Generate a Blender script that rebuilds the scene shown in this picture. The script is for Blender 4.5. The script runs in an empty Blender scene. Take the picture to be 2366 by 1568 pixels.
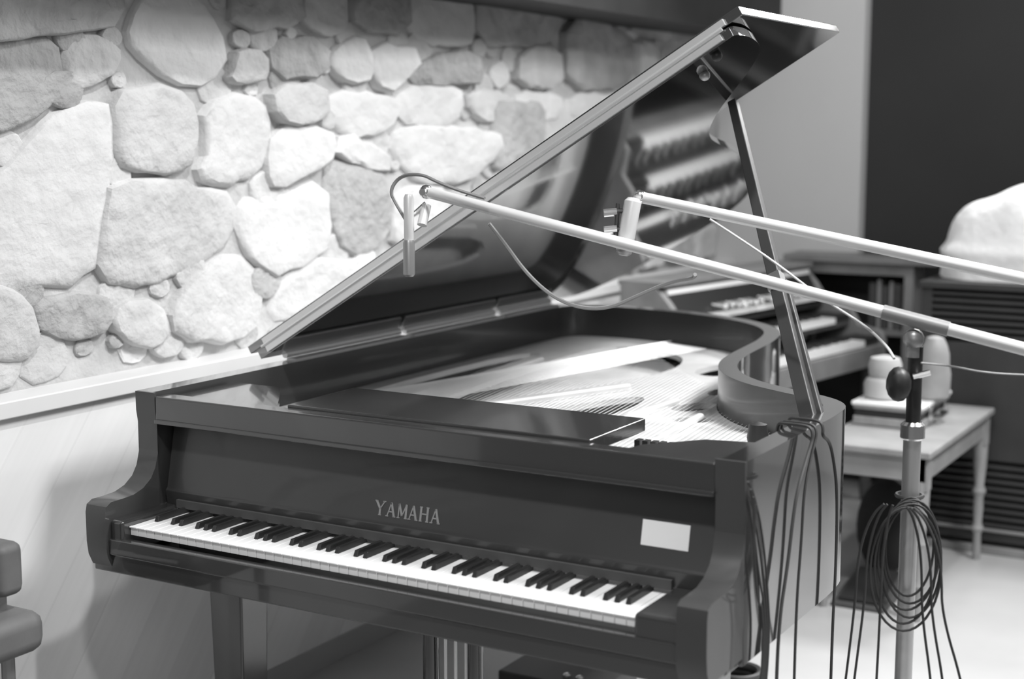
import bpy, bmesh, math, random
from mathutils import Vector, Matrix
from mathutils.geometry import tessellate_polygon
random.seed(7)
SC = bpy.context.scene
COL = SC.collection
PI = math.pi

# ------------------------------------------------------------------ materials
def mat(name, g, rough=.5, metal=0., coat=0., spec=.5, noise=None, bump=None, coat_ior=1.5):
    """plain procedural material: grey level g, optional noise=(scale, amount), bump=(scale, strength, distance)"""
    m = bpy.data.materials.new(name); m.use_nodes = True
    nt = m.node_tree; b = nt.nodes['Principled BSDF']
    b.inputs['Base Color'].default_value = (g, g, g, 1)
    b.inputs['Roughness'].default_value = rough
    b.inputs['Metallic'].default_value = metal
    b.inputs['Coat Weight'].default_value = coat
    b.inputs['Coat Roughness'].default_value = .05; b.inputs['Coat IOR'].default_value = coat_ior
    b.inputs['Specular IOR Level'].default_value = spec
    tc = nt.nodes.new('ShaderNodeTexCoord')
    if noise:
        n = nt.nodes.new('ShaderNodeTexNoise'); n.inputs['Scale'].default_value = noise[0]
        n.inputs['Detail'].default_value = 6
        nt.links.new(tc.outputs['Object'], n.inputs['Vector'])
        r = nt.nodes.new('ShaderNodeMapRange')
        r.inputs['From Min'].default_value = .3; r.inputs['From Max'].default_value = .7
        r.inputs['To Min'].default_value = max(0, g*(1-noise[1])); r.inputs['To Max'].default_value = min(1, g*(1+noise[1]))
        nt.links.new(n.outputs['Fac'], r.inputs['Value'])
        nt.links.new(r.outputs['Result'], b.inputs['Base Color'])
    if bump:
        n = nt.nodes.new('ShaderNodeTexNoise'); n.inputs['Scale'].default_value = bump[0]
        n.inputs['Detail'].default_value = 5
        nt.links.new(tc.outputs['Object'], n.inputs['Vector'])
        bp = nt.nodes.new('ShaderNodeBump'); bp.inputs['Strength'].default_value = bump[1]
        bp.inputs['Distance'].default_value = bump[2]
        nt.links.new(n.outputs['Fac'], bp.inputs['Height'])
        nt.links.new(bp.outputs['Normal'], b.inputs['Normal'])
    return m

def mat_planks(name, g, angle, width, amount=.12, rough=.55, plane='YZ'):
    """boards: tone steps per board and fine grain along the board"""
    m = mat(name, g, rough)
    nt = m.node_tree; b = nt.nodes['Principled BSDF']
    tc = nt.nodes.new('ShaderNodeTexCoord')
    mp = nt.nodes.new('ShaderNodeMapping')
    nt.links.new(tc.outputs['Object'], mp.inputs['Vector'])
    if plane == 'YZ': mp.inputs['Rotation'].default_value = (angle, 0, 0)
    else: mp.inputs['Rotation'].default_value = (0, 0, angle)
    sp = nt.nodes.new('ShaderNodeSeparateXYZ'); nt.links.new(mp.outputs['Vector'], sp.inputs[0])
    ax = 'Z' if plane == 'YZ' else 'Y'
    d = nt.nodes.new('ShaderNodeMath'); d.operation = 'DIVIDE'; d.inputs[1].default_value = width
    nt.links.new(sp.outputs[ax], d.inputs[0])
    fl = nt.nodes.new('ShaderNodeMath'); fl.operation = 'FLOOR'; nt.links.new(d.outputs[0], fl.inputs[0])
    wn = nt.nodes.new('ShaderNodeTexWhiteNoise'); wn.noise_dimensions = '1D'
    nt.links.new(fl.outputs[0], wn.inputs['W'])
    fr = nt.nodes.new('ShaderNodeMath'); fr.operation = 'FRACT'; nt.links.new(d.outputs[0], fr.inputs[0])
    gap = nt.nodes.new('ShaderNodeMath'); gap.operation = 'LESS_THAN'; gap.inputs[1].default_value = .04
    nt.links.new(fr.outputs[0], gap.inputs[0])
    mp2 = nt.nodes.new('ShaderNodeMapping'); nt.links.new(mp.outputs['Vector'], mp2.inputs['Vector'])
    mp2.inputs['Scale'].default_value = (6, 2, 40) if plane == 'YZ' else (2, 40, 6)
    ns = nt.nodes.new('ShaderNodeTexNoise'); ns.inputs['Scale'].default_value = 1.0; ns.inputs['Detail'].default_value = 4
    nt.links.new(mp2.outputs['Vector'], ns.inputs['Vector'])
    a = nt.nodes.new('ShaderNodeMath'); a.operation = 'ADD'
    nt.links.new(wn.outputs['Value'], a.inputs[0]); nt.links.new(ns.outputs['Fac'], a.inputs[1])
    r = nt.nodes.new('ShaderNodeMapRange'); r.inputs['From Min'].default_value = .3; r.inputs['From Max'].default_value = 1.7
    r.inputs['To Min'].default_value = g*(1-amount); r.inputs['To Max'].default_value = g*(1+amount)
    nt.links.new(a.outputs[0], r.inputs['Value'])
    mu = nt.nodes.new('ShaderNodeMath'); mu.operation = 'MULTIPLY_ADD'
    mu.inputs[1].default_value = -g*.06; nt.links.new(gap.outputs[0], mu.inputs[0]); nt.links.new(r.outputs[0], mu.inputs[2])
    nt.links.new(mu.outputs[0], b.inputs['Base Color'])
    return m

M = {}
M['lacquer']   = mat('black_lacquer', .030, .2, coat=.8, bump=(3, .02, .01), coat_ior=1.7)
M['lacquer2']  = mat('black_lacquer_mirror', .024, .1, coat=1., bump=(2.2, .02, .01), coat_ior=2.7)
M['front']     = mat('black_lacquer_front', .044, .34, coat=.35, coat_ior=1.45, bump=(3, .02, .01))
M['lidblack']  = mat('black_lacquer_lid', .022, .06, coat=1., bump=(1.2, .004, .01), coat_ior=2.6)
M['satin2']    = mat('worn_black_satin', .05, .45)
M['satin']     = mat('black_satin', .03, .35)
M['ivory']     = mat('ivory_white', .86, .25, coat=.3)
M['ebony']     = mat('ebony_key', .02, .3)
M['felt']      = mat('grey_felt', .06, .9)
M['brass']     = mat('polished_brass', .84, .34, metal=.5)
M['hinge']     = mat('pale_hinge', .85, .45, metal=.35)  # brass made pale and rough so the spine line shows bright
M['brass_d']   = mat('dull_brass', .42, .45, metal=1.)
M['logo']      = mat('logo_inlay', .32, .5, metal=.3)
M['plate']     = mat('bronzed_iron', .60, .5, metal=.25, noise=(9, .08), coat=.2)
M['sboard']    = mat('spruce_soundboard', .60, .5, noise=(14, .12))
M['string']    = mat('steel_string', .60, .4, metal=.3)
M['chrome']    = mat('chrome', .80, .2, metal=1.)
M['chrome_s']  = mat('satin_chrome', .62, .38, metal=.85)
M['pale_met']  = mat('pale_enamel', .62, .35, metal=.2)
M['grey_met']  = mat('grey_metal', .30, .4, metal=.6)
M['sleeve']    = mat('dark_grey_sleeve', .24, .45, metal=.3)
M['black']     = mat('black_plastic', .018, .45)
M['rubber']    = mat('black_rubber_cable', .03, .55)
M['cable_g']   = mat('grey_cable', .22, .5)
M['cable_l']   = mat('pale_cable', .45, .5)
M['card']      = mat('white_card', .82, .7)
M['cloth']     = mat('white_cloth', .85, .9, bump=(22, .35, .02))
M['walnut']    = mat('dark_walnut', .075, .45, noise=(8, .3))
M['oak']       = mat('mid_wood', .22, .45, noise=(7, .2))
M['bench']     = mat('bench_wood', .26, .4, noise=(7, .15))
M['shelf_back']  = mat('shelf_back_black', .012, .7)  # near-black, used on the back panel of the bookshelf
M['dark_cab']  = mat('dark_cabinet_wood', .032, .5, noise=(6, .2))
M['silver']    = mat('aluminium_case', .38, .4, metal=.5, noise=(20, .2))
M['pale_pot']  = mat('pale_glaze', .42, .5, noise=(9, .08))
M['pale_grey'] = mat('pale_grey_plastic', .27, .5, noise=(12, .15))
M['uph']       = mat('grey_upholstery', .13, .6, noise=(14, .12), bump=(60, .1, .004))
M['dkbag']     = mat('dark_cloth', .012, .9)
M['dkgrey']    = mat('dark_grey_paint', .06, .5)
M['stone_l']   = mat('stone_light', .66, .85, noise=(5, .07), bump=(16, .45, .03))
M['stone_m']   = mat('stone_mid', .56, .85, noise=(6, .12), bump=(18, .55, .03))
M['stone_d']   = mat('stone_dark', .43, .88, noise=(7, .16), bump=(18, .65, .035))
M['mortar']    = mat('mortar', .50, .95, noise=(6, .15), bump=(14, .6, .03))
M['ledge']     = mat('pale_ledge', .70, .45, noise=(2.5, .06))
M['panel']     = mat_planks('pale_diagonal_boards', .78, math.radians(-52), .16, .10)
M['floor']     = mat('pale_floor', .38, .38, noise=(2.5, .08), spec=.5)
M['plaster']   = mat('grey_plaster', .62, .8, noise=(1.5, .03))
M['darkwall']  = mat('dark_wall', .030, .8, noise=(1.2, .15))
M['beam']      = mat('dark_beam', .022, .6, noise=(5, .3))
M['skirt']     = mat('skirting', .40, .5)

# ------------------------------------------------------------------ mesh helpers
class MB:
    def __init__(self): self.bm = bmesh.new()
    def face(self, vs):
        try: return self.bm.faces.new(vs)
        except ValueError: return None
    def box(self, x0, x1, y0, y1, z0, z1):
        c = [self.bm.verts.new(p) for p in ((x0,y0,z0),(x1,y0,z0),(x1,y1,z0),(x0,y1,z0),(x0,y0,z1),(x1,y0,z1),(x1,y1,z1),(x0,y1,z1))]
        for q in ((0,3,2,1),(4,5,6,7),(0,1,5,4),(1,2,6,5),(2,3,7,6),(3,0,4,7)): self.face([c[i] for i in q])
        return self
    def hexa(self, pts):
        c = [self.bm.verts.new(p) for p in pts]
        for q in ((0,3,2,1),(4,5,6,7),(0,1,5,4),(1,2,6,5),(2,3,7,6),(3,0,4,7)): self.face([c[i] for i in q])
        return self
    def prism(self, pts, lift):
        """closed outline pts (3-D), extruded by vector lift"""
        lift = Vector(lift); a = [self.bm.verts.new(p) for p in pts]; b = [self.bm.verts.new(Vector(p)+lift) for p in pts]
        n = len(pts)
        for i in range(n): self.face((a[i], a[(i+1)%n], b[(i+1)%n], b[i]))
        tri = tessellate_polygon([[Vector(p) for p in pts]])
        for t in tri:
            self.face([a[i] for i in t]); self.face([b[i] for i in reversed(t)])
        return self
    def prism_holes(self, loops, lift):
        lift = Vector(lift); flat = [Vector(p) for l in loops for p in l]
        a = [self.bm.verts.new(p) for p in flat]; b = [self.bm.verts.new(p+lift) for p in flat]
        k = 0
        for l in loops:
            n = len(l)
            for i in range(n): self.face((a[k+i], a[k+(i+1)%n], b[k+(i+1)%n], b[k+i]))
            k += n
        for t in tessellate_polygon([[Vector(p) for p in l] for l in loops]):
            self.face([a[i] for i in t]); self.face([b[i] for i in reversed(t)])
        return self
    def tube(self, pts, r, n=10, cap=True):
        pts = [Vector(p) for p in pts]; rings = []
        up = None
        for i, p in enumerate(pts):
            d = (pts[min(i+1, len(pts)-1)]-pts[max(i-1, 0)]).normalized()
            if up is None: up = Vector((0,0,1)) if abs(d.z) < .9 else Vector((1,0,0))
            s = d.cross(up)
            if s.length < 1e-5: s = d.orthogonal()
            s.normalize(); t = s.cross(d).normalized(); up = t
            rr = r[i] if isinstance(r, (list, tuple)) else r
            rings.append([self.bm.verts.new(p+s*rr*math.cos(2*PI*k/n)+t*rr*math.sin(2*PI*k/n)) for k in range(n)])
        for a, b in zip(rings, rings[1:]):
            for k in range(n): self.face((a[k], a[(k+1)%n], b[(k+1)%n], b[k]))
        if cap: self.face(list(reversed(rings[0]))); self.face(rings[-1])
        return self
    def lathe(self, prof, c=(0,0,0), n=24, axis=None):
        """prof = [(r, h)...] about +z through c (or about axis vector)"""
        c = Vector(c); q = Vector((0,0,1)).rotation_difference(Vector(axis).normalized()) if axis else None
        rings = []
        for r, h in prof:
            ring = []
            for k in range(n):
                v = Vector((r*math.cos(2*PI*k/n), r*math.sin(2*PI*k/n), h))
                if q: v = q @ v
                ring.append(self.bm.verts.new(c+v))
            rings.append(ring)
        for a, b in zip(rings, rings[1:]):
            for k in range(n): self.face((a[k], a[(k+1)%n], b[(k+1)%n], b[k]))
        self.face(list(reversed(rings[0]))); self.face(rings[-1])
        return self
    def ball(self, c, r, n=16, sq=(1,1,1)):
        c = Vector(c); m = n//2
        prof = [(max(1e-4, math.sin(PI*i/m)), -math.cos(PI*i/m)) for i in range(m+1)]
        rings = [[self.bm.verts.new(c+Vector((a*r*sq[0]*math.cos(2*PI*k/n), a*r*sq[1]*math.sin(2*PI*k/n), h*r*sq[2]))) for k in range(n)] for a, h in prof]
        for a, b in zip(rings, rings[1:]):
            for k in range(n): self.face((a[k], a[(k+1)%n], b[(k+1)%n], b[k]))
        return self

def obj(name, mb, material, parent=None, smooth=True, bevel=None, local=False):
    """link a mesh; coordinates are world ones unless local, children keep their world place"""
    bm = mb.bm
    bmesh.ops.recalc_face_normals(bm, faces=bm.faces)
    me = bpy.data.meshes.new(name)
    root_loc = Vector((0,0,0))
    o = bpy.data.objects.new(name, me); COL.objects.link(o)
    if parent is not None:
        o.parent = parent
        if not local:
            q = parent; root_loc = Vector((0,0,0))
            while q: root_loc += Vector(q.location); q = q.parent
            bmesh.ops.translate(bm, verts=bm.verts, vec=-root_loc)
    else:
        if not local:
            vs = [v.co for v in bm.verts]
            c = Vector((sum((min(v[i] for v in vs), max(v[i] for v in vs)))/2 for i in range(3)))
            c.z = min(v.z for v in vs)
            bmesh.ops.translate(bm, verts=bm.verts, vec=-c); o.location = c
    bm.to_mesh(me); bm.free()
    for mm in (material if isinstance(material, list) else [material]): me.materials.append(mm)
    if smooth:
        for p in me.polygons: p.use_smooth = True
        try: me.set_sharp_from_angle(angle=math.radians(35))
        except Exception: pass
    if bevel:
        b = o.modifiers.new('bevel', 'BEVEL'); b.width = bevel; b.segments = 3; b.limit_method = 'ANGLE'; b.angle_limit = math.radians(40); b.harden_normals = smooth
    return o

def tag(o, label, cat, group=None, kind=None):
    o['label'] = label; o['category'] = cat
    if group: o['group'] = group
    if kind: o['kind'] = kind
    return o
def thing(name, label, cat, loc=(0,0,0), rotz=0, group=None):
    o = bpy.data.objects.new(name, None); COL.objects.link(o); o.empty_display_size = .05
    o.location = loc; o.rotation_euler = (0, 0, rotz)
    return tag(o, label, cat, group)
def struct(name, mb, m, label, cat, **k):
    o = obj(name, mb, m, **k); return tag(o, label, cat, kind='structure')

def chaikin(p, n=2, closed=False):
    for _ in range(n):
        q = []
        m = len(p)
        if not closed: q.append(p[0])
        for i in range(m if closed else m-1):
            a = Vector(p[i]); b = Vector(p[(i+1)%m])
            q += [a*.75+b*.25, a*.25+b*.75]
        if not closed: q.append(Vector(p[-1]))
        p = q
    return [Vector(v) for v in p]
def smooth_path(p, n=3): return chaikin([Vector(v) for v in p], n)
def cable(name, pts, r, m, label, cat='cable', group=None, n=3):
    return tag(obj(name, MB().tube(smooth_path(pts, n), r, 6), m), label, cat, group)

# ------------------------------------------------------------------ camera
CAM = Vector((2.404, -2.2743, 1.578)); YAW, PITCH, F = -.5268, .1382, 3423.87
def basis():
    f = Vector((math.sin(YAW)*math.cos(PITCH), math.cos(YAW)*math.cos(PITCH), -math.sin(PITCH)))
    r = Vector((math.cos(YAW), -math.sin(YAW), 0)); return r, r.cross(f), f
R_, U_, F_ = basis()
cd = bpy.data.cameras.new('camera'); cam = bpy.data.objects.new('camera', cd); COL.objects.link(cam)
cam.matrix_world = Matrix(((R_.x, U_.x, -F_.x, CAM.x), (R_.y, U_.y, -F_.y, CAM.y), (R_.z, U_.z, -F_.z, CAM.z), (0,0,0,1)))
cd.sensor_width = 36; cd.lens = F/2366*36; cd.clip_start = .05
cd.dof.use_dof = True; cd.dof.focus_distance = 3.25; cd.dof.aperture_fstop = 2.2
SC.camera = cam
def wall_pt(u, v, x):
    """where the sight line through photo point (u, v) meets the plane of a wall at x: used to survey the stonework"""
    d = R_*((u-1183)/F)-U_*((v-784)/F)+F_
    return CAM+d*((x-CAM.x)/d.x)

# ------------------------------------------------------------------ setting
struct('floor', MB().box(-.6, 6, -5.5, 5.2, -.1, 0), M['floor'], 'pale smooth studio floor', 'floor', smooth=False)
WX = -.30
# stone wall: mortar bed with every traced stone raised from it, one mesh
stones = [  # tone, outline on the photograph
 ('l',[(-60,430),(0,400),(60,320),(130,262),(200,247),(238,262),(240,400),(222,470),(203,642),(0,648),(-60,648)]),
 ('l',[(285,60),(340,-20),(445,-20),(522,120),(475,198),(385,180),(305,120)]),
 ('m',[(140,110),(200,78),(262,105),(268,150),(190,212),(142,190)]),
 ('d',[(-50,105),(0,102),(120,85),(130,190),(90,250),(0,300),(-50,300)]),
 ('d',[(-50,-60),(270,-60),(275,55),(130,76),(0,92),(-50,92)]),
 ('m',[(252,218),(330,198),(428,218),(438,300),(428,370),(398,396),(275,392),(248,330)]),
 ('l',[(452,245),(560,220),(616,262),(612,340),(588,398),(500,428),(445,402),(470,340)]),
 ('m',[(522,150),(532,112),(598,122),(600,178),(560,198),(512,185)]),
 ('d',[(612,88),(738,92),(738,182),(622,178)]),
 ('m',[(690,-30),(788,-30),(800,72),(740,86),(692,60)]),
 ('d',[(808,-30),(932,-30),(934,78),(812,74)]),
 ('l',[(945,-30),(1068,-30),(1084,60),(1070,108),(1010,108),(942,80)]),
 ('l',[(756,112),(800,87),(838,97),(842,188),(790,193),(757,160)]),
 ('l',[(850,97),(968,122),(900,212),(850,198)]),
 ('d',[(985,122),(1082,122),(1090,188),(1060,196),(925,194)]),
 ('d',[(530,-30),(678,-30),(680,58),(532,72)]),
 ('m',[(612,198),(742,188),(748,268),(690,288),(622,278)]),
 ('l',[(755,212),(888,217),(908,270),(830,328),(762,288)]),
 ('l',[(912,202),(1048,198),(1058,258),(1010,298),(912,278)]),
 ('m',[(1072,208),(1168,212),(1168,268),(1120,288),(1076,260)]),
 ('l',[(1182,212),(1288,216),(1288,268),(1230,286),(1187,268)]),
 ('l',[(1302,217),(1430,217),(1400,283),(1302,273)]),
 ('d',[(1092,-30),(1284,-30),(1286,98),(1192,108),(1096,98)]),
 ('m',[(1192,112),(1288,104),(1290,203),(1182,200)]),
 ('d',[(1302,40),(1420,60),(1500,150),(1430,205),(1302,203)]),
 ('m',[(1432,50),(1560,58),(1600,120),(1560,168),(1512,148)]),
 ('l',[(622,292),(748,292),(758,350),(700,398),(622,436),(602,390)]),
 ('l',[(772,302),(898,352),(888,402),(764,366)]),
 ('l',[(915,292),(1126,302),(1136,350),(1060,424),(965,424),(904,360)]),
 ('l',[(1148,302),(1290,292),(1252,350),(1162,398)]),
 ('d',[(752,374),(818,374),(886,422),(886,556),(792,596),(748,470)]),
 ('l',[(620,455),(738,412),(746,560),(700,598),(604,636),(545,540),(552,462)]),
 ('m',[(244,424),(400,418),(458,444),(528,444),(528,556),(440,616),(330,656),(222,636),(230,500)]),
 ('l',[(902,432),(1048,440),(1000,526),(902,586)]),
 ('l',[(614,692),(684,602),(730,594),(876,612),(800,658),(645,756)]),
 ('m',[(442,644),(538,574),(596,650),(588,738),(530,786),(392,776),(384,702)]),
 ('d',[(64,692),(198,674),(242,694),(242,758),(188,786),(102,778)]),
 ('m',[(-60,664),(0,662),(48,694),(86,780),(50,828),(0,828),(-60,828)]),
 ('m',[(262,702),(358,694),(382,760),(348,798),(282,798),(244,750)]),
 ('l',[(880,620),(1000,560),(1060,520),(1000,640),(900,700)]), ('m',[(1080,470),(1180,410),(1290,360),(1260,470),(1120,560)]),
 ('m',[(1310,300),(1420,230),(1540,190),(1500,330),(1330,420)]),
]
mb = MB(); tones = {'l':0,'m':1,'d':2}
def add_stone(poly, tone, h, soft=1):
    pts = [Vector((p[0], p[1])) for p in poly]
    c = sum(pts, Vector((0,0)))/len(pts)
    ring = chaikin(pts, soft, True)
    q = []                                   # split long sides and roughen the outline
    for a, b2 in zip(ring, ring[1:]+ring[:1]):
        L = (b2-a).length; m_ = max(1, int(L/.04))
        for k in range(m_): q.append(a.lerp(b2, k/m_)+Vector((random.uniform(-1,1), random.uniform(-1,1)))*min(.006, L*.1))
    ring = q
    gy, gz = random.uniform(-.10,.10), random.uniform(-.12,.06)
    rings = []
    for s, x in ((1.11, -.012), (1.085, h*.55), (1.045, h*.85), (.97, h), (.75, h*1.05), (.4, h*1.06)):
        rings.append([mb.bm.verts.new((WX+x+(gy*(q.x-c.x)+gz*(q.y-c.y))*s*(1 if x > 0 else 0)*min(1,h/.03)+random.uniform(-.0025,.0025), c.x+(q.x-c.x)*s, c.y+(q.y-c.y)*s)) for q in ring])
    n = len(ring)
    for a, b in zip(rings, rings[1:]):
        for k in range(n):
            f = mb.face((a[k], a[(k+1)%n], b[(k+1)%n], b[k])); f.material_index = tones[tone]
    f = mb.face(rings[-1]); f.material_index = tones[tone]
for t, pl in stones:
    add_stone([(wall_pt(u, v, WX).y, wall_pt(u, v, WX).z) for u, v in pl], t, random.uniform(.018, .036))
def filler(y0, y1, z0, z1):
    z = z0
    while z < z1:
        hh = random.uniform(.16, .3); y = y0
        while y < y1:
            w = min(random.uniform(.18, .42), max(.1, y1-y)); j = lambda: random.uniform(-.02, .02)
            add_stone([(y+.015+j()*.3, z+.015+j()), (y+w*.5, z+.01), (y+w-.015, z+.015+j()), (y+w-.01, z+hh*.5), (y+w-.015, z+hh-.015+j()), (y+w*.5, z+hh-.005), (y+.015, z+hh-.015+j()), (y+.01, z+hh*.5)],
                      random.choice('lmmd'), random.uniform(.02, .045))
            y += w
        z += hh
def inside(p, poly, grow):
    c = sum((Vector(q) for q in poly), Vector((0,0)))/len(poly); p = c+(p-c)/grow
    r = False; n_ = len(poly)
    for i in range(n_):
        a, b2 = poly[i], poly[(i+1)%n_]
        if (a[1] > p.y) != (b2[1] > p.y) and p.x < (b2[0]-a[0])*(p.y-a[1])/(b2[1]-a[1])+a[0]: r = not r
    return r
plane = [[(wall_pt(u, v, WX).y, wall_pt(u, v, WX).z) for u, v in pl_] for t, pl_ in stones]
small = []
for _ in range(2600):                        # rubble packed into the joints
    p = Vector((random.uniform(-.1, 3.4), random.uniform(1.01, 2.0))); r_ = random.uniform(.022, .075)
    if any(inside(p, pg, 1.12) for pg in plane): continue
    if any((p-q).length < (r_+t_)*.86 for q, t_ in small): continue
    small.append((p, r_)); a0 = random.uniform(0, 1)
    add_stone([(p.x+r_*1.15*math.cos(a0+k*PI/3)*random.uniform(.85,1.1), p.y+r_*.85*math.sin(a0+k*PI/3)*random.uniform(.85,1.1)) for k in range(6)], random.choice('lmmd'), random.uniform(.006,.02))
filler(-1.6, -.09, 1.0, 2.1); filler(2.2, 4.25, 1.0, 1.5); filler(3.35, 4.25, 1.5, 2.0)
bed = len(mb.bm.faces)
mb.box(-.42, WX, -1.7, 4.4, .96, 2.7)
mb.bm.faces.ensure_lookup_table()
for f in mb.bm.faces[bed:]: f.material_index = 3
struct('wall_left', mb, [M['stone_l'], M['stone_m'], M['stone_d'], M['mortar']], 'fieldstone wall of large rounded pale stones behind the piano', 'wall')
struct('trim_1', MB().box(-.42, -.205, -1.7, 4.4, .945, .985), M['ledge'], 'pale ledge along the foot of the stone wall', 'ledge', bevel=.004)
struct('wall_left_panel', MB().box(-.42, -.225, -1.7, 4.4, 0, .945), M['panel'], 'pale diagonal boarding on the wall below the ledge', 'wall', smooth=False)
struct('baseboard_left', MB().box(-.23, -.215, -1.7, 4.3, 0, .07), M['skirt'], 'low skirting under the pale boarding', 'baseboard', smooth=False)
struct('trim_2', MB().box(-.42, 0, -1.7, 4.4, 2.006, 2.6), M['beam'], 'dark beam along the top of the stone wall', 'beam', smooth=False)
struct('wall_back', MB().box(-.42, .391, 4.3, 4.42, 0, 2.7), M['plaster'], 'plain grey plaster end wall behind the organ', 'wall', smooth=False)
struct('wall_back_dark', MB().box(.391, 1.75, 4.38, 4.5, 0, 2.7), M['darkwall'], 'dark wall beside the pale plaster end wall', 'wall', smooth=False)

struct('wall_right_bounce', MB().box(1.75, 4.5, 4.38, 4.5, 0, 2.7), M['ledge'], 'unseen pale wall added right of the dark wall for the rim to reflect', 'wall', smooth=False)  # out of view, added to give the glossy piano side something pale to mirror
# ------------------------------------------------------------------ grand piano
W = 1.468
P = thing('grand_piano', 'black grand piano with raised lid standing against the stone wall', 'piano', (W/2, 1.1, 0))
# case: bent rim and the two cheeks in one continuous body
outer = [(0,.165),(0,1.0),(0,2.02),(.005,2.12),(.05,2.2),(.16,2.235),(.34,2.225),(.52,2.185),(.69,2.11),(.83,2.0),(.92,1.86),(.965,1.68),(.985,1.5),(1.0,1.36),(1.03,1.22),(1.085,1.1),(1.17,1.0),(1.28,.93),(1.39,.875),(1.452,.80),(W,.70),(W,.5),(W,.165)]
outer = [Vector((p.x, p.y)) for p in chaikin([Vector((a,b,0)) for a,b in outer], 2)]
def offset(path, d):
    out = []
    for i, p in enumerate(path):
        t = (path[min(i+1, len(path)-1)]-path[max(i-1, 0)]).normalized()
        out.append(p+Vector((t.y, -t.x))*d)
    return out
inner = offset(outer, .048); inner[0].y = inner[-1].y = .165
inner2 = offset(outer, .050)
b = MB()
rr = [[b.bm.verts.new((p.x, p.y, z)) for p in pth] for pth, z in ((outer,.62),(outer,1.0),(inner,1.0),(inner,.62))]
n = len(outer)
for a, c in ((0,1),(1,2),(2,3),(3,0)):
    for i in range(n-1):
        f = b.face((rr[a][i], rr[a][i+1], rr[c][i+1], rr[c][i]))
        if a == 2: f.material_index = 1
b.face([rr[k][0] for k in range(4)]); b.face([rr[k][-1] for k in range(4)])
cheek = [(.012,.635),(.0,.66),(-.004,.69),(-.004,.755),(.0,.772),(.016,.780),(.05,.780),(.085,.782),(.115,.791),(.14,.808),(.155,.83),(.164,.86),(.168,.89),(.165,.925),(.160,.955),(.159,1.0),(.1648,1.0),(.1648,.635)]
nf = len(b.bm.faces)
for x0, x1 in ((0,.058),(W-.058,W)):
    b.prism([(x0, y, z) for y, z in cheek], (x1-x0, 0, 0))
b.bm.faces.ensure_lookup_table()
for f in b.bm.faces[nf:]: f.material_index = 2
obj('case', b, [M['lacquer2'], M['front'], M['front']], P, bevel=.007)
obj('keybed', MB().box(.004, W-.004, .012, .42, .622, .664), M['lacquer'], P, bevel=.004)
obj('key_slip', MB().box(.058, W-.058, .004, .03, .664, .700), M['lacquer'], P, bevel=.003)
obj('key_block', MB().box(.058, .0945, .01, .19, .664, .742), M['lacquer'], P, bevel=.008)
obj('key_block', MB().box(1.3225, W-.058, .01, .19, .664, .742), M['lacquer'], P, bevel=.008)
# keyboard, 52 + 36 keys
k0, pitch = .0953, (1.3217-.0953)/52
wk = bk = None
names = 'ABCDEFG'
for i in range(52):
    if wk is None:
        m_ = MB().box(0, pitch-.0012, .034, .19, .707, .727).box(0, pitch-.0012, .030, .038, .724, .7275)
        wk = obj('white_key', m_, M['ivory'], P, bevel=.001, local=False); base_x = wk.location.x; wk.location.x += k0
    else:
        c = wk.copy(); COL.objects.link(c); c.parent = P; c.location = (wk.location.x+i*pitch, wk.location.y, wk.location.z)
for i in range(51):
    if names[i%7] in 'BE': continue
    if bk is None:
        bk = obj('black_key', MB().hexa([(-.0055,.088,.727),(.0055,.088,.727),(.0055,.19,.727),(-.0055,.19,.727),(-.0045,.094,.7395),(.0045,.094,.7395),(.0045,.19,.7395),(-.0045,.19,.7395)]), M['ebony'], P, bevel=.0012)
        first = i; bk.location.x += k0+(i+1)*pitch
    else:
        c = bk.copy(); COL.objects.link(c); c.parent = P; c.location = (bk.location.x+(i-first)*pitch, bk.location.y, bk.location.z)
# fallboard with inlaid lettering
fb = obj('fallboard', MB().prism([(.058,.190,.735),(.058,.186,.757),(.058,.184,.772),(.058,.190,.778),(.058,.222,.93),(.058,.25,.93),(.058,.25,.735)], (W-.116,0,0)), M['front'], P, bevel=.002)
obj('felt_strip', MB().box(.096, 1.32, .178, .187, .737, .755), M['felt'], P)
def letters(word, x, z, h, y):
    bmx = MB(); w = h*.72; th, tn = h*.17, h*.09
    def bar(ax, az, bx, bz, t):
        d = Vector((bx-ax, 0, bz-az)); s = Vector((-d.z, 0, d.x)).normalized()*t/2
        a = Vector((x+ax, y, z+az)); c = Vector((x+bx, y, z+bz)); e = Vector((0, .0012, 0))
        bmx.hexa([a-s, c-s, c-s+e, a-s+e, a+s, c+s, c+s+e, a+s+e])
    for ch in word:
        if ch == 'Y': bar(0,h,w*.5,h*.45,th); bar(w,h,w*.5,h*.45,tn); bar(w*.5,h*.48,w*.5,0,th); ser = [(0,h),(w,h),(w*.5,0)]
        if ch == 'A': bar(w*.08,0,w*.5,h,tn); bar(w*.92,0,w*.5,h,th); bar(w*.26,h*.33,w*.74,h*.33,tn); ser = [(w*.06,0),(w*.94,0)]
        if ch == 'M': bar(.1*w,0,.1*w,h,tn); bar(w,0,w,h,th); bar(.1*w,h,.55*w,h*.15,th); bar(w,h,.55*w,h*.15,tn); ser = [(.1*w,0),(w,0)]
        if ch == 'H': bar(.1*w,0,.1*w,h,th); bar(.9*w,0,.9*w,h,th); bar(.1*w,h*.52,.9*w,h*.52,tn); ser = [(.1*w,0),(.9*w,0),(.1*w,h),(.9*w,h)]
        for sx, sz in ser: bar(sx-h*.13, sz, sx+h*.13, sz, tn*.8)
        x += w*1.36
    for v in bmx.bm.verts: v.co.y += (v.co.z-.778)*.2105
    return bmx
obj('lettering', letters('YAMAHA', .640, .790, .028, .1885), M['logo'], fb, smooth=False)['label'] = 'pale inlaid maker lettering'
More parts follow.
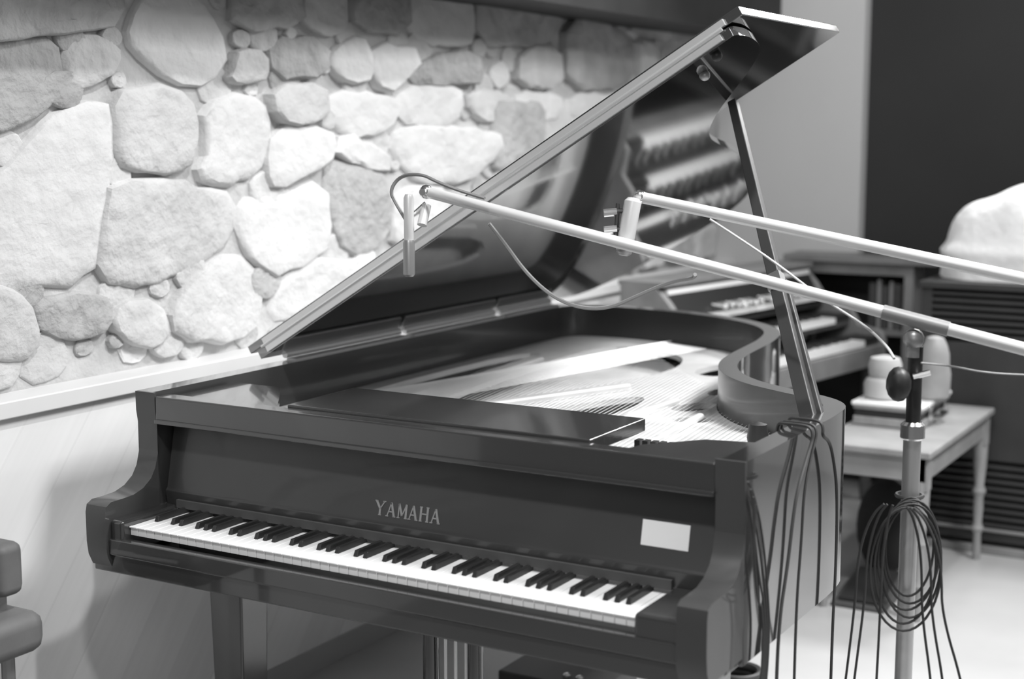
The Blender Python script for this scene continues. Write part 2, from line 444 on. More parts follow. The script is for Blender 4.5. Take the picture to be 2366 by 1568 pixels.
# stretcher and music shelf above the fallboard
obj('stretcher', MB().box(.058, W-.058, .160, .205, .932, .992), M['lacquer'], P, bevel=.004)
obj('stretcher_moulding', MB().box(.058, W-.058, .155, .162, .930, .940), M['lacquer'], P, bevel=.002)
obj('music_shelf', MB().box(.40, 1.135, .205, .455, .970, .998), M['lacquer'], P, bevel=.003)
obj('slide_rail', MB().prism([(.062,.205,.985),(.37,.205,.985),(.30,.30,.985),(.20,.43,.985),(.062,.43,.985)], (0,0,-.02)), M['lacquer'], P)
obj('slide_rail', MB().prism([(1.20,.205,.985),(1.405,.205,.985),(1.405,.40,.985),(1.30,.375,.985),(1.215,.27,.985)], (0,0,-.02)), M['lacquer'], P)
obj('pin_block', MB().box(.064, W-.064, .23, .46, .845, .880), M['dkgrey'], P)
# soundboard, plate, strings
sb = [(p.x, p.y, .820) for p in inner2 if p.y > .3]; sb = [(sb[0][0], .42, .820)]+[q for q in sb if q[1] > .42]+[(sb[-1][0], .42, .820)]
obj('soundboard', MB().prism(sb, (0,0,.012)), M['sboard'], P)
pl = [(p.x, p.y, .880) for p in inner2 if p.y > .40]
pl = [(pl[0][0], .40, .880)]+pl+[(pl[-1][0], .40, .880)]
def hole(pts, k=2): return [(p.x, p.y, .880) for p in chaikin([Vector((a,c,0)) for a, c in pts], k, True)]
def oval(x, y, rx, ry, t=0): return [(x+rx*math.cos(a)*math.cos(t)-ry*math.sin(a)*math.sin(t), y+rx*math.cos(a)*math.sin(t)+ry*math.sin(a)*math.cos(t), .880) for a in [2*PI*i/20 for i in range(20)]]
holes = [hole([(.10,.72),(.27,.72),(.235,1.2),(.205,1.75),(.10,1.72)]),
         hole([(.36,.78),(.46,.86),(.58,1.25),(.655,1.52),(.66,1.72),(.58,1.92),(.40,2.02),(.26,1.98),(.29,1.3)]),
         hole([(.60,.78),(.80,.78),(.83,1.0),(.80,1.2),(.74,1.18)]),
         oval(.955,1.13,.042,.075,-.3), oval(.93,1.36,.03,.055,.1), oval(1.02,.97,.05,.035,.6),
         hole([(.72,1.62),(.83,1.58),(.85,1.72),(.74,1.85)])]
plate = obj('iron_plate', MB().prism_holes([pl]+holes, (0,0,.016)), M['plate'], P, bevel=.003)
def strut(a, c, w, h):
    d = (Vector(c)-Vector(a)).normalized(); s = Vector((-d.y, d.x))*w/2; a = Vector(a); c = Vector(c)
    q = [a-s, a+s, c+s, c-s]
    return MB().hexa([(v.x, v.y, .893) for v in q]+[((v-(a+c)/2).x*.985*1+(a+c).x/2, (v-(a+c)/2).y*.98+(a+c).y/2, .893+h) for v in q])
for a, c, w, h in (((.315,.55),(.235,1.62),.045,.016),((.50,.80),(.70,1.28),.034,.022),((.875,.60),(.90,1.15),.022,.02),((1.06,.62),(1.03,1.0),.02,.018)):
    obj('plate_strut', strut(a, c, w, h), M['plate'], plate, bevel=.008)
mb = MB()
for i in range(30):
    t = i/29; mb.tube([(.10+.22*t, .5, .911), (.46+.28*t*t-.12*t, 2.1-.10*t, .911)], .0008, 4)
for i in range(80):
    t = i/79; x0 = .36+1.0*t; L = .5+1.45*(1-t)**1.25; mb.tube([(x0, .5, .901), (x0-.26*(1-t)**1.0-.02, .5+min(L, 1.5), .901)], .0006, 4)
o = obj('strings', mb, M['string'], P); o['kind'] = 'stuff'
for i in range(14):
    obj('damper', MB().box(1.10+i*.018, 1.112+i*.018, .475, .495, .900, .945), M['satin'], P)
for i in range(16):
    obj('tuning_pin', MB().tube([(1.145+.012*i, .33+.02*(i%3), .880), (1.145+.012*i, .325+.02*(i%3), .910)], .0035, 8), M['chrome'], P)
# lid: raised about the spine, front flap folded over on top
TH = .5453; E1 = Vector((math.cos(TH), 0, math.sin(TH))); EN = Vector((-math.sin(TH), 0, math.cos(TH))); O = Vector((0, 0, 1.016))
def lp(v, y, h=0): return O+E1*v+Vector((0, y, 0))+EN*h
lo = [(1.462,.605),(1.468,.62),(1.466,.70),(1.44,.82),(1.37,.92),(1.27,1.02),(1.165,1.13),(1.085,1.25),(1.04,1.38),(.99,1.64),(.90,1.97),(.79,2.25),(.66,2.45),(.52,2.52),(.26,2.52),(.10,2.46),(.02,2.38),(.0,2.3)]
lo = [(-.004,.605)]+[(p.x, p.y) for p in chaikin([Vector((a,c,0)) for a, c in lo], 2)]
lid = obj('lid', MB().prism([lp(v, y) for v, y in lo], EN*.021), M['lidblack'], P, bevel=.003)
obj('lid_flap', MB().prism([lp(v, y, .026) for v, y in ((-.03,.607),(1.50,.607),(1.50,1.235),(.0,1.235))], EN*.021), M['lacquer2'], lid, bevel=.003)
obj('flap_hinge', MB().prism([lp(v, y, .004) for v, y in ((.03,.598),(1.44,.598),(1.44,.6065),(.03,.6065))], EN*.016).prism([lp(v, y, .027) for v, y in ((.03,.598),(1.46,.598),(1.46,.6085),(.03,.6085))], EN*.014).tube([lp(.02,.599,.0235), lp(1.45,.599,.0235)], .0045, 8), M['brass'], lid)
obj('flap_buffer', MB().ball(lp(1.40,.64,-.006), .012), M['black'], lid)
obj('flap_buffer', MB().ball(lp(1.33,.72,-.006), .012), M['brass_d'], lid)
for y0, y1 in ((.70,1.22),(1.245,1.75),(1.775,2.12)):
    obj('lid_hinge', MB().tube([(-.004,y0,1.012),(-.004,y1,1.012)], .009, 8).box(.002,.034,y0,y1,1.0,1.004), M['hinge'], P)
# prop stick
pa, pb = Vector((1.412,.665,.985)), lp(1.235,1.09,-.004)
pm = pa.lerp(pb, .40); d = (pb-pa).normalized(); sd = d.cross(Vector((0,1,0))).normalized()
def stick(a, c, w0, w1, t): 
    nn = d.cross(sd).normalized()*t/2
    return MB().hexa([a-sd*w0-nn, a+sd*w0-nn, a+sd*w0+nn, a-sd*w0+nn, c-sd*w1-nn, c+sd*w1-nn, c+sd*w1+nn, c-sd*w1+nn])
pr = obj('lid_prop', stick(pa, pb, .017, .011, .020), M['satin2'], P, bevel=.003)
obj('half_prop', stick(pa+Vector((.012,.018,0)), pm+Vector((.008,.018,0)), .016, .013, .016), M['satin2'], pr, bevel=.003)
obj('prop_collar', stick(pm-d*.02, pm+d*.02, .018, .017, .026), M['brass_d'], pr)
obj('prop_bracket', MB().box(1.375,1.40,.70,.72,.90,.965).box(1.372,1.40,.66,.72,.955,.968), M['brass'], P)
obj('prop_rest', MB().lathe([(.02,0),(.024,.02),(.02,.05),(.004,.055)], (1.262,.765,.895), 16), M['black'], P)
# legs and lyre
def leg(x, y, top=.10, bot=.082):
    l = obj('leg', MB().hexa([(x-bot/2,y-bot/2,.07),(x+bot/2,y-bot/2,.07),(x+bot/2,y+bot/2,.07),(x-bot/2,y+bot/2,.07),(x-top/2,y-top/2,.622),(x+top/2,y-top/2,.622),(x+top/2,y+top/2,.622),(x-top/2,y+top/2,.622)]), M['lacquer'], P, bevel=.006)
    obj('caster', MB().lathe([(.03,-.012),(.034,-.008),(.034,.008),(.03,.012)], (x, y, .034), 20, (1,0,0)).tube([(x,y,.03),(x,y,.075)], .012), M['brass_d'], l)
leg(.168,.30); leg(1.335,.28); leg(.47,1.78)
ly = obj('pedal_lyre', MB().box(.60,.855,.31,.41,.60,.622).box(.59,.865,.29,.41,.075,.135), M['lacquer'], P, bevel=.005)
for x in (.671,.786): obj('lyre_post', MB().tube([(x,.35,.13),(x,.35,.605)], [.019,.017], 12), M['lacquer'], ly)
for x in (.702,.7285,.756): obj('pedal_rod', MB().tube([(x,.36,.13),(x,.36,.605)], .004, 8), M['brass'], ly)
for x in (.67,.7285,.787): obj('pedal', MB().box(x-.012,x+.012,.19,.30,.07,.082), M['brass'], ly, bevel=.003)

tag(obj('paper_card', MB().hexa([(1.248,.1955,.810),(1.345,.1955,.810),(1.345,.1970,.810),(1.248,.1970,.810),(1.248,.2055,.857),(1.345,.2055,.857),(1.345,.2070,.857),(1.248,.2070,.857)]), M['card'], smooth=False), 'blank white paper card stuck on the right end of the black fallboard', 'card')

# ------------------------------------------------------------------ organ with two manuals, beyond the tail
ang = math.atan2(.988, .155)
OG = thing('organ', 'wooden two-manual organ behind the tail of the black piano', 'organ', (.44, 2.80, 0), ang)
def lobj(*a, **k): return obj(*a, local=True, **k)
# local x runs along the keys, local y goes back from the front
lobj('front_rail', MB().box(.03,1.17,.0,.02,.60,.685), M['oak'], OG, bevel=.004)
side = [(.0,.585),(.0,.70),(.02,.74),(.12,.76),(.16,.83),(.28,.86),(.33,.93),(.40,1.0),(.56,1.0),(.56,.585)]
for x in (0, 1.165): lobj('side_cheek', MB().prism([(x,y,z) for y,z in side], (.035,0,0)), M['oak'], OG, bevel=.004)
lobj('case_bottom', MB().box(.035,1.165,.02,.56,.60,.66), M['walnut'], OG)
lobj('top_deck', MB().box(.0,1.20,.36,.57,.995,1.015), M['oak'], OG, bevel=.004)
lobj('back_panel', MB().box(.035,1.165,.545,.565,.3,.995), M['walnut'], OG)
lobj('drawbar_panel', MB().prism([(.035,.29,.83),(.035,.37,.985),(.035,.40,.985),(.035,.40,.83)], (1.13,0,0)), M['black'], OG)
lobj('panel_ledge', MB().box(.035,1.165,.28,.31,.862,.880), M['ivory'], OG)
lobj('panel_ledge', MB().box(.035,1.165,.36,.385,.965,.985), M['ivory'], OG)
for z, y, yb in ((.715,.012,.135),(.800,.150,.285)):
    lobj('manual_rail', MB().box(.035,1.165,y+.01,yb,z-.045,z-.024), M['walnut'], OG)
    kw = kb = None; kp = .0232; x0 = .18
    lobj('end_block', MB().box(.035,x0,y+.01,yb,z-.024,z+.004), M['black'], OG); lobj('end_block', MB().box(x0+36*kp,1.165,y+.01,yb,z-.024,z+.004), M['black'], OG)
    for i in range(36):
        if kw is None: kw = lobj('white_key', MB().box(x0,x0+kp-.001,y,yb,z-.024,z), M['ivory'], OG)
        else: c = kw.copy(); COL.objects.link(c); c.parent = OG; c.location.x = i*kp
    for i in range(35):
        if i % 7 in (2, 6): continue
        if kb is None: kb = lobj('black_key', MB().box(x0+kp-.006,x0+kp+.006,y+.05,yb,z,z+.011), M['ebony'], OG); f0 = i
        else: c = kb.copy(); COL.objects.link(c); c.parent = OG; c.location.x = (i-f0)*kp
for i in range(18):
    x = .30+i*.034+(.05 if i > 8 else 0)
    dbar = lobj('drawbar', MB().tube([(x,.325,.91),(x,.27-.02*(i%4)*.5,.905)], .004, 6).ball((x,.265-.02*(i%4)*.5,.905), .010, 10), M['chrome_s' if i%3 else 'ivory'], OG)
for x in (.06, 1.14):
    for y in (.05, .52): lobj('leg', MB().lathe([(.018,0),(.028,.06),(.022,.12),(.032,.3),(.03,.6)], (x,y,0), 14), M['walnut'], OG)
lobj('kick_panel', MB().box(.08,1.12,.50,.52,.05,.6), M['dkbag'], OG)

# ------------------------------------------------------------------ shelf behind the organ
S = thing('bookshelf', 'low wooden shelf unit with dark slot against the end wall behind the organ', 'shelf', (.43, 4.2, 0))
obj('top', MB().box(.12,.80,4.07,4.29,1.015,1.045), M['oak'], S, bevel=.004)
obj('side_panel', MB().box(.14,.17,4.10,4.28,0,1.015), M['oak'], S); obj('side_panel', MB().box(.66,.70,4.10,4.28,0,1.015), M['oak'], S)
obj('top_rail', MB().box(.17,.66,4.10,4.12,.965,1.015), M['oak'], S)
obj('back_panel', MB().box(.17,.66,4.265,4.28,0,1.015), M['shelf_back'], S); obj('shelf_board', MB().box(.17,.66,4.11,4.27,.70,.725), M['oak'], S)
for i, (x, w, h, g, lab) in enumerate(((.50,.03,.20,'dkgrey','dark grey book, leftmost of those in the shelf slot'),(.535,.016,.215,'pale_grey','thin pale book between two dark books in the shelf slot'),(.555,.03,.19,'dkgrey','second dark book from the left in the shelf slot'),(.590,.014,.21,'pale_grey','pale book, rightmost light spine in the shelf slot'),(.608,.034,.2,'walnut','brown-black book against the right side of the shelf slot'))):
    tag(obj('book', MB().box(x,x+w,4.13,4.25,.7265,.7265+h), M[g], smooth=False), lab, 'book', 'books in the shelf slot')

# ------------------------------------------------------------------ rotary speaker cabinet with louvres
L = thing('speaker_cabinet', 'tall dark wooden speaker cabinet with horizontal louvres at the right edge', 'speaker cabinet', (1.30, 3.6, 0))
x0, x1, y0, y1 = .935, 1.67, 3.345, 3.85
obj('cabinet_body', MB().box(x0,x1,y0+.03,y1,.03,1.0).box(x0,x0+.04,y0,y0+.03,.03,1.0).box(x1-.04,x1,y0,y0+.03,.03,1.0).box(x0+.04,x1-.04,y0,y0+.03,.36,.80).box(x0+.04,x1-.04,y0,y0+.03,.05,.085), M['dark_cab'], L, bevel=.003)
obj('cabinet_top', MB().box(x0-.01,x1+.01,y0-.012,y1,1.0,1.025), M['dark_cab'], L, bevel=.004)
obj('base_moulding', MB().box(x0-.01,x1+.01,y0-.012,y1,0,.03).box(x0-.01,x1+.01,y0-.014,y0,.088,.100), M['oak'], L, bevel=.003)
for zs in (range(0, 7), range(9, 18)):
    for k in zs:
        z = .82+k*.026 if k < 7 else .105+(k-9)*.028
        obj('louvre', MB().hexa([(x0+.04,y0+.002,z),(x1-.04,y0+.002,z),(x1-.04,y0+.028,z+.010),(x0+.04,y0+.028,z+.010),(x0+.04,y0+.002,z+.011),(x1-.04,y0+.002,z+.011),(x1-.04,y0+.028,z+.021),(x0+.04,y0+.028,z+.021)]), M['dark_cab'], L)
# bundled cloth on top
mb = MB(); nu, nv = 64, 30; rings = []
for j in range(nv+1):
    ph = (PI/2)*j/nv; ring = []
    rad = math.cos(ph)**.32 if j < nv else 0; hz = math.sin(ph)**.8
    for i in range(nu):
        a = 2*PI*i/nu; ca, sa = math.cos(a), math.sin(a)
        fold = 1+.035*math.sin(5*a+3*hz)+.02*math.sin(9*a-7*hz+1)
        x = 1.265+.32*rad*ca*fold*(1-.10*hz); y = 3.56+.17*rad*sa*fold
        z = 1.027+hz*.30+.010*math.sin(4*a+5*hz)*hz
        pk = math.exp(-((x-1.265)**2/.006+(y-3.48)**2/.014)); z += .075*pk*hz
        sag = math.exp(-((z-1.13)**2)/.0006)*.02; x += sag*ca; y += sag*sa*.6
        ring.append(mb.bm.verts.new((x, y, z)))
    rings.append(ring)
for a, c in zip(rings, rings[1:]):
    for k in range(nu): mb.face((a[k], a[(k+1)%nu], c[(k+1)%nu], c[k]))
mb.face(list(reversed(rings[0]))); bmesh.ops.remove_doubles(mb.bm, verts=mb.bm.verts, dist=.0005)
tag(obj('cloth_bundle', mb, M['cloth']), 'bulky bundle of white cloth on top of the dark louvred cabinet', 'cloth')

# ------------------------------------------------------------------ bench and what stands on it
B = thing('organ_bench', 'long wooden bench with turned legs in front of the organ', 'bench', (1.04, 2.83, 0))
obj('bench_top', MB().box(.85,1.235,2.38,3.295,.548,.572), M['bench'], B, bevel=.006)
obj('apron', MB().box(.87,1.215,2.40,2.42,.47,.548).box(1.195,1.215,2.40,3.275,.47,.548).box(.87,.89,2.40,3.275,.47,.548).box(.87,1.215,3.255,3.275,.47,.548), M['bench'], B)
prof = [(.013,0),(.016,.03),(.014,.10),(.024,.12),(.015,.14),(.019,.20),(.017,.24),(.026,.262),(.017,.285),(.024,.36),(.026,.42),(.026,.47)]
for x in (.885,1.20):
    for y in (2.425,3.25): obj('leg', MB().lathe(prof, (x,y,0), 16).box(x-.024,x+.024,y-.024,y+.024,.44,.547), M['bench'], B)
T = thing('metal_case', 'pale metal-edged case lying on the wooden bench beside the mic stand', 'case', (1.0, 2.92, .572))
obj('case_body', MB().box(.875,1.115,2.72,3.10,.574,.604), M['silver'], T, bevel=.004)
obj('case_lid', MB().box(.875,1.115,2.72,3.10,.628,.652), M['silver'], T, bevel=.004)
obj('lid_edge', MB().box(.870,1.120,2.715,3.105,.642,.6555), M['ivory'], T, bevel=.003)
obj('seam', MB().box(.880,1.110,2.725,3.095,.604,.628), M['black'], T)
for y in (2.80,3.0): obj('latch', MB().box(1.115,1.123,y,y+.035,.592,.645), M['chrome'], T, bevel=.002)
obj('handle', MB().tube(smooth_path([(1.118,2.87,.600),(1.145,2.875,.605),(1.145,2.955,.605),(1.118,2.96,.600)], 2), .006, 8), M['black'], T)
tag(obj('pot', MB().lathe([(.060,0),(.070,.01),(.072,.05),(.064,.068),(.052,.075),(.056,.085),(.058,.12),(.05,.142),(.02,.15)], (.952,2.83,.656), 28), M['pale_pot']), 'pale two-tiered rounded pot on the metal case, left of the mic stand', 'pot')
tag(obj('canister', MB().lathe([(.048,0),(.056,.01),(.058,.09),(.052,.12),(.05,.16),(.042,.19),(.03,.215),(.012,.222)], (1.105,2.90,.656), 28), M['pale_grey']), 'tall pale canister with a tapered top on the metal case, right of the mic stand', 'canister')
# below the bench
tag(obj('bag', MB().ball((.95,2.92,.17), .10, 24, (1.05,1.1,1.75)), M['dkbag']), 'black rounded bag standing on the floor under the wooden bench', 'bag')
V = thing('foot_pedal', 'dark wedge foot pedal lying on the floor in front of the bench', 'pedal', (1.0, 2.58, 0))
obj('pedal_body', MB().hexa([(.905,2.44,0),(1.085,2.44,0),(1.085,2.72,0),(.905,2.72,0),(.905,2.44,.015),(1.085,2.44,.015),(1.085,2.72,.06),(.905,2.72,.06)]), M['dkgrey'], V, bevel=.003)
obj('treadle', MB().hexa([(.925,2.46,.022),(1.065,2.46,.022),(1.065,2.70,.065),(.925,2.70,.065),(.925,2.46,.03),(1.065,2.46,.03),(1.065,2.70,.075),(.925,2.70,.075)]), M['black'], V)
X = thing('effects_box', 'small dark box with two shiny knobs on the floor under the piano', 'box', (.53, 1.3, 0))
obj('box_body', MB().box(.36,.68,1.16,1.40,0,.085), M['dkgrey'], X, bevel=.006)
for x in (.56,.60): obj('knob', MB().lathe([(.012,0),(.012,.012),(.006,.016)], (x,1.20,.085), 14), M['chrome'], X)

# ------------------------------------------------------------------ microphone boom stands
def boom_stand(label, foot, clutch, tip, tail, sleeve, rb=.0125, detail=True):
    clutch, tip, tail = Vector(clutch), Vector(tip), Vector(tail)
    s = thing('boom_stand', label, 'microphone stand', (foot[0], foot[1], 0))
    fx, fy = foot
    zc = clutch.z
    base = obj('base', MB().tube([(fx,fy,.10),(fx,fy,.24)], .03, 16), M['black'], s)
    for k in range(3):
        a = 2*PI*k/3+math.radians(40)
        l = obj('leg', MB().tube([(fx,fy,.20),(fx+.34*math.cos(a),fy+.34*math.sin(a),.03)], .011, 10), M['chrome_s'], s)
        obj('caster', MB().lathe([(.022,-.01),(.026,0),(.022,.01)], (fx+.34*math.cos(a),fy+.34*math.sin(a),.026), 14, (math.sin(a),-math.cos(a),0)), M['black'], l)
    obj('lower_pole', MB().tube([(fx,fy,.2),(fx,fy,zc-.19)], .0175, 16), M['chrome_s'], s)
    obj('collar', MB().lathe([(.02,0),(.024,.004),(.024,.03),(.018,.036)], (fx,fy,zc-.215), 18), M['chrome'], s)
    obj('upper_pole', MB().tube([(fx,fy,zc-.19),(fx,fy,zc-.03)], .0145, 14), M['black'], s)
    d = (tip-tail).normalized(); sd = Vector((d.y,-d.x,0)).normalized()
    obj('boom_arm', MB().tube([tail, tip], rb, 14), M['pale_met'], s)
    obj('boom_sleeve', MB().tube([sleeve[0], sleeve[1]], rb+.0022, 14), M['sleeve'], s)
    cl = obj('clutch', MB().tube([clutch-Vector((0,0,.05)), clutch], .015, 14).ball(clutch-Vector((0,0,.015)), .021, 14), M['grey_met'], s)
    obj('clutch_knob', MB().ball(Vector((fx-.02,fy-.04,zc-.10)), .028, 14, (.9,.9,1.25)), M['black'], cl)
    obj('clutch_bolt', MB().tube([(fx+.005,fy-.03,zc-.085),(fx+.035,fy-.02,zc-.075)], .006, 8), M['chrome'], cl)
    obj('counterweight', MB().tube([tail-d*-.02, tail-d*.14], .035, 18), M['black'], s)
    obj('tip_joint', MB().ball(tip, .016, 12).tube([tip-sd*.02, tip+sd*.02], .008, 10), M['chrome'], s)
    return s
def at(u, v, D): return CAM+(R_*((u-1183)/F)-U_*((v-784)/F)+F_)*D
def on_line(a, da, b_, db, f):
    return a.lerp(b_, f*da/(db-f*(db-da)))
# survey of the two booms (points along each tube, in metres)
tip1 = at(985,443,3.28); b1r = at(2366,806,2.82); u1 = (tip1-b1r).normalized()
c1 = at(2118,748,2.9); foot1 = (c1.x, c1.y)
boom_stand('nearer microphone stand with pale boom crossing in front of the lid, pole beside the piano', foot1, at(2112,766,2.9), tip1, b1r-u1*.25, (on_line(at(985,443,3.28), 3.28, b1r, 2.82, (2040-985)/(2366-985)), on_line(at(985,443,3.28), 3.28, b1r, 2.82, (2192-985)/(2366-985))))
tip2 = at(1478,455,3.2); b2r = at(2366,644,2.98); u2 = (tip2-b2r).normalized(); c2 = b2r-u2*.12
boom_stand('farther microphone stand with pale boom reaching from right edge under the raised lid', (c2.x, c2.y), c2-Vector((0,0,.03)), tip2, b2r-u2*.40, (b2r-u2*.06, b2r-u2*.18))
# microphones hung from the boom tips
m1 = at(948,470,3.28)
K1 = thing('microphone', 'slim microphone hanging from the nearer boom tip in front of the lid edge', 'microphone', m1-Vector((0,0,.18)))
obj('swivel', MB().tube([tip1-Vector((.0,0,.026)), tip1.lerp(m1,.6)-Vector((0,0,.03)), m1-Vector((0,0,.03))], .007, 10), M['chrome'], K1)
obj('bracket', MB().tube([tip1-Vector((0,0,.030)), at(975,520,3.27)], .011, 12), M['pale_met'], K1)
obj('body', MB().lathe([(.009,-.055),(.0115,-.05),(.0115,.06),(.008,.068)], at(945,520,3.27), 16), M['pale_met'], K1)
obj('capsule', MB().lathe([(.009,-.045),(.013,-.04),(.013,.03),(.011,.036)], at(945,592,3.27), 16), M['grey_met'], K1)
K2 = thing('microphone.001', 'thick pale cylinder microphone hanging from the farther boom tip under the lid', 'microphone', at(1455,560,3.2))
ax = at(1463,462,3.15)-at(1447,548,3.15)
obj('body', MB().lathe([(.016,-.03),(.0185,-.025),(.0185,ax.length-.004),(.012,ax.length+.004)], at(1447,548,3.15), 20, ax), M['pale_met'], K2)
obj('grille', MB().lathe([(.010,0),(.017,.006),(.017,.03),(.016,.034)], at(1440,590,3.15), 20, ax), M['grey_met'], K2)
for v in (492, 532): obj('shock_mount_knob', MB().tube([at(1395,v,3.15), at(1425,v-3,3.15)], .009, 10), M['chrome'], K2)
obj('shock_mount', MB().tube([at(1425,488,3.15), at(1450,488,3.15)], .006, 8).tube([at(1425,530,3.15), at(1450,530,3.15)], .006, 8).tube([at(1428,470,3.15), at(1422,560,3.15)], .005, 8), M['black'], K2)

# ------------------------------------------------------------------ cables
cable('boom_cable', [at(945,520,3.29),at(915,470,3.3),at(900,440,3.3),at(925,405,3.3),at(975,402,3.25),at(1010,420,3.22),at(1060,440,3.20),at(1120,458,3.17)], .004, M['cable_g'], 'thin cable looping over the nearer boom tip')
cable('drooping_cable', [at(1130,516,3.20),at(1165,560,3.22),at(1215,630,3.22),at(1275,685,3.2),at(1340,712,3.18),at(1410,712,3.15),at(1480,680,3.12),at(1550,650,3.09),at(1604,642,3.04),at(1606,634,3.02)], .0042, M['cable_g'], 'grey cable drooping in a loop below the nearer boom')
cable('thin_cable', [at(1640,506,3.14),at(1700,545,3.13),at(1790,605,3.1),at(1900,690,3.02),at(2000,752,2.95),at(2050,800,2.9),at(2066,828,2.86)], .0028, M['cable_l'], 'thin pale cable slanting from the farther boom down to the stand clutch')
cable('loose_cable', [at(2128,838,2.86),at(2200,845,2.87),at(2280,862,2.9),at(2420,868,2.9)], .0022, M['cable_g'], 'faint thin cable trailing right from the stand clutch across the dark cabinet')
X1 = W+.012
def over_rim(y, drop, r, label, inx=1.38):
    """cable laid over the treble rim at y, then falling along drop = [(dx, y, z)...]"""
    cable('hanging_cable', [(1.404,y+.03,.935),(1.405,y+.025,.98),(1.408,y+.018,1.010),(1.43,y+.008,1.012),(1.462,y,1.014),(X1+.002,y-.002,1.012),(X1+.008,y-.004,1.0),(X1+.008,y-.008,.985)]+[(X1+.006+dx,yy,z) for dx,yy,z in drop], r, M['rubber'], label)
over_rim(.468, [(0,.435,.955),(0,.385,.90),(0,.363,.84),(0,.345,.77),(0,.30,.66),(.01,.27,.45),(.015,.26,.2),(.03,.27,.03),(.10,.29,.008),(.2,.30,.008)], .0036, 'black cable hanging down the piano side, left strand of the middle pair')
over_rim(.490, [(0,.462,.955),(0,.425,.89),(0,.42,.80),(0,.40,.68),(.01,.37,.45),(.015,.36,.2),(.03,.37,.03),(.10,.39,.008),(.2,.40,.008)], .0030, 'black cable down the piano side, right strand of the middle pair')
over_rim(.530, [(0,.575,.965),(0,.605,.92),(0,.635,.85),(0,.642,.70),(0,.63,.55),(.01,.60,.25),(.02,.585,.03),(.03,.58,.008),(.04,.575,.008)], .0034, 'single black cable arching over the rim, farthest along the piano side')
for a, lab in enumerate(('outermost arc', 'second arc', 'third arc', 'innermost strand')):
    q = a*.026; xx = W+.009+.007*a
    cable('looped_cable', [(xx,.150-a*.004,.968-a*.012),(xx,.175-q*.6,.945-q),(xx,.212-q*.9,.887-q*1.2),(xx,.240-q,.82-q),(xx,.262-q*1.1,.74),(xx,.278-q*1.1,.66),(xx,.268-q*1.2,.55),(xx,.22-q,.40),(xx,.19-q,.2),(xx+.01+q*.3,.19-q,.03),(xx+.05+q*.3,.185-q,.008),(xx+.13,.18-q,.008)], .0024, M['rubber'], f'black looped cable beside the right key arm, {lab} of the bunch', group='cables looped beside the right key arm')
# coil hung on the stand pole
fx, fy = foot1
CC = MB()
for k in range(6):
    w = .050+.004*k+random.uniform(-.004,.004); h = .100+.005*k
    cx_, cz_ = fx+.014+random.uniform(-.008,.008), .868-h-.003*k
    yy = fy-.030-.0045*k
    CC.tube([(cx_+.864*w*math.cos(t), yy+.40*w*math.cos(t), cz_+h*math.sin(t)) for t in [2*PI*i/36 for i in range(37)]], .0026, 6, False)
CC.tube([(fx+.0255*math.cos(t), fy-.004+.0265*math.sin(t), .866) for t in [2*PI*i/24 for i in range(25)]], .004, 6, False)
tag(obj('cable_coil', CC, M['rubber']), 'coil of dark cable hung on the pole of the nearer microphone stand', 'cable')
hang = [(-.075,-.125,-.055,'leftmost'),(-.057,-.100,-.072,'second from left'),(-.026,-.04,-.075,'third from left'),(.052,.10,-.070,'third from right'),(.070,.128,-.064,'second from right'),(.090,.178,-.050,'rightmost')]
for a, c, dy, w in hang:
    cable('dangling_cable', [(fx+a*.35,fy-.090,.864),(fx+a*.6,fy-.090,.845),(fx+a*.85,fy-.090,.80),(fx+a,fy-.090,.74),(fx+a*1.03,fy-.088,.66),(fx+a+(c-a)*.5,fy+dy,.50),(fx+c*.95,fy+dy,.3),(fx+c,fy+dy,.03),(fx+c,fy+dy-.01,.006),(fx+c,fy+dy-.03,.005)], .0026, M['rubber'], f'dark cable trailing from the coil to the floor, {w} strand', group='cables trailing from the coil')
mb = MB()
for k in range(5):
    r_ = .085-.006*k
    mb.tube([(.955+r_*math.cos(t), 1.47+r_*math.sin(t), .02+.018*k) for t in [2*PI*i/28 for i in range(29)]], .011, 8, False)
tag(obj('floor_coil', mb, M['rubber']), 'dark coil of thick cable lying on the floor right of the piano leg', 'cable')

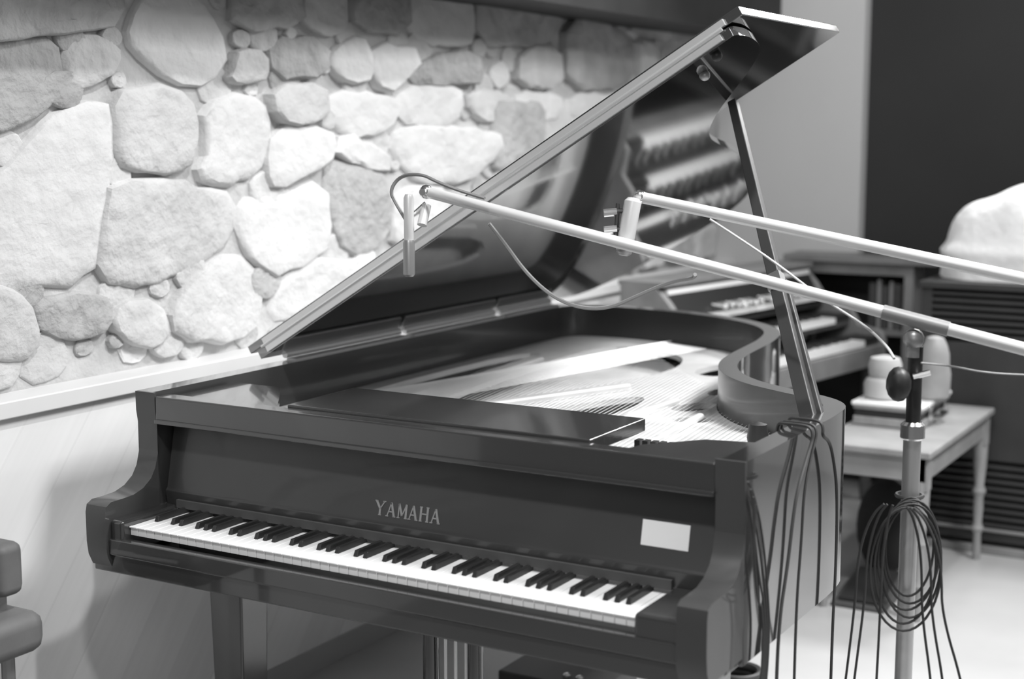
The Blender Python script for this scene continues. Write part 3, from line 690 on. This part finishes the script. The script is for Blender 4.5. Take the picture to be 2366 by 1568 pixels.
# ------------------------------------------------------------------ low padded chair, cut by the left edge
C_ = thing('padded_chair', 'low grey padded chair at the far left edge beside the key arm', 'chair', (-.02, -.40, 0))
obj('seat', MB().box(-.16,.105,-.56,-.215,.525,.612), M['uph'], C_, bevel=.03)
obj('seat_trim', MB().tube([(-.15,-.212,.588),(.06,-.212,.592)], .006, 8), M['chrome'], C_)
obj('backrest', MB().box(-.16,.068,-.30,-.235,.645,.757), M['uph'], C_, bevel=.02)
obj('back_post', MB().box(-.12,-.09,-.275,-.255,.60,.66).box(.0,.03,-.275,-.255,.60,.66), M['grey_met'], C_)
for x in (-.13,.03):
    for y in (-.53,-.26): obj('leg', MB().tube([(x,y,0),(x,y,.53)], .014, 10), M['grey_met'], C_)

# ------------------------------------------------------------------ light
def light(name, kind, loc, energy, size=.1, target=None, size_y=None):
    l = bpy.data.lights.new(name, kind); l.energy = energy
    if kind == 'AREA':
        l.size = size
        if size_y: l.shape = 'RECTANGLE'; l.size_y = size_y
    else: l.shadow_soft_size = size
    o = bpy.data.objects.new(name, l); COL.objects.link(o); o.location = loc
    if target is not None: o.rotation_euler = (Vector(target)-Vector(loc)).to_track_quat('-Z', 'Y').to_euler()
    return o
light('lamp_over_keys', 'POINT', (1.76, -.32, 3.8), 150, .06)
light('lamp_right', 'AREA', (3.5, 1.2, 4.2), 42, .9, (1.5, 1.3, .4)).data.spread = math.radians(75)
light('fill_camera_side', 'AREA', (2.6, -3.4, 2.9), 14, 1.2, (.8, .4, .7))  # unseen fill added to lift the piano front and keys
light('lamp_rear', 'AREA', (1.62, 3.75, 2.95), 24, .5, (1.4, 1.5, .4)).data.spread = math.radians(110)
light('fill_end_wall', 'POINT', (1.0, 2.5, 3.5), 26, .15)  # added fill without a known source, brightens the plaster and organ
light('fill_far_right', 'POINT', (2.9, 2.9, 3.3), 55, .15)  # invented light for the floor and pale wall mirrored in the rim
kl = light('fill_keyboard', 'SPOT', (1.35, -1.15, 2.7), 75, .08, (.85, .05, .72))  # extra spot put in only to whiten the keys
kl.data.spot_size = math.radians(48); kl.data.spot_blend = .6
w = bpy.data.worlds.new('room'); SC.world = w; w.use_nodes = True
w.node_tree.nodes['Background'].inputs[0].default_value = (1, 1, 1, 1)
w.node_tree.nodes['Background'].inputs[1].default_value = .10
SC.view_settings.view_transform = 'Standard'; SC.view_settings.look = 'None'
SC.view_settings.gamma = 1; SC.view_settings.use_curve_mapping = False
SC.view_settings.exposure = .55
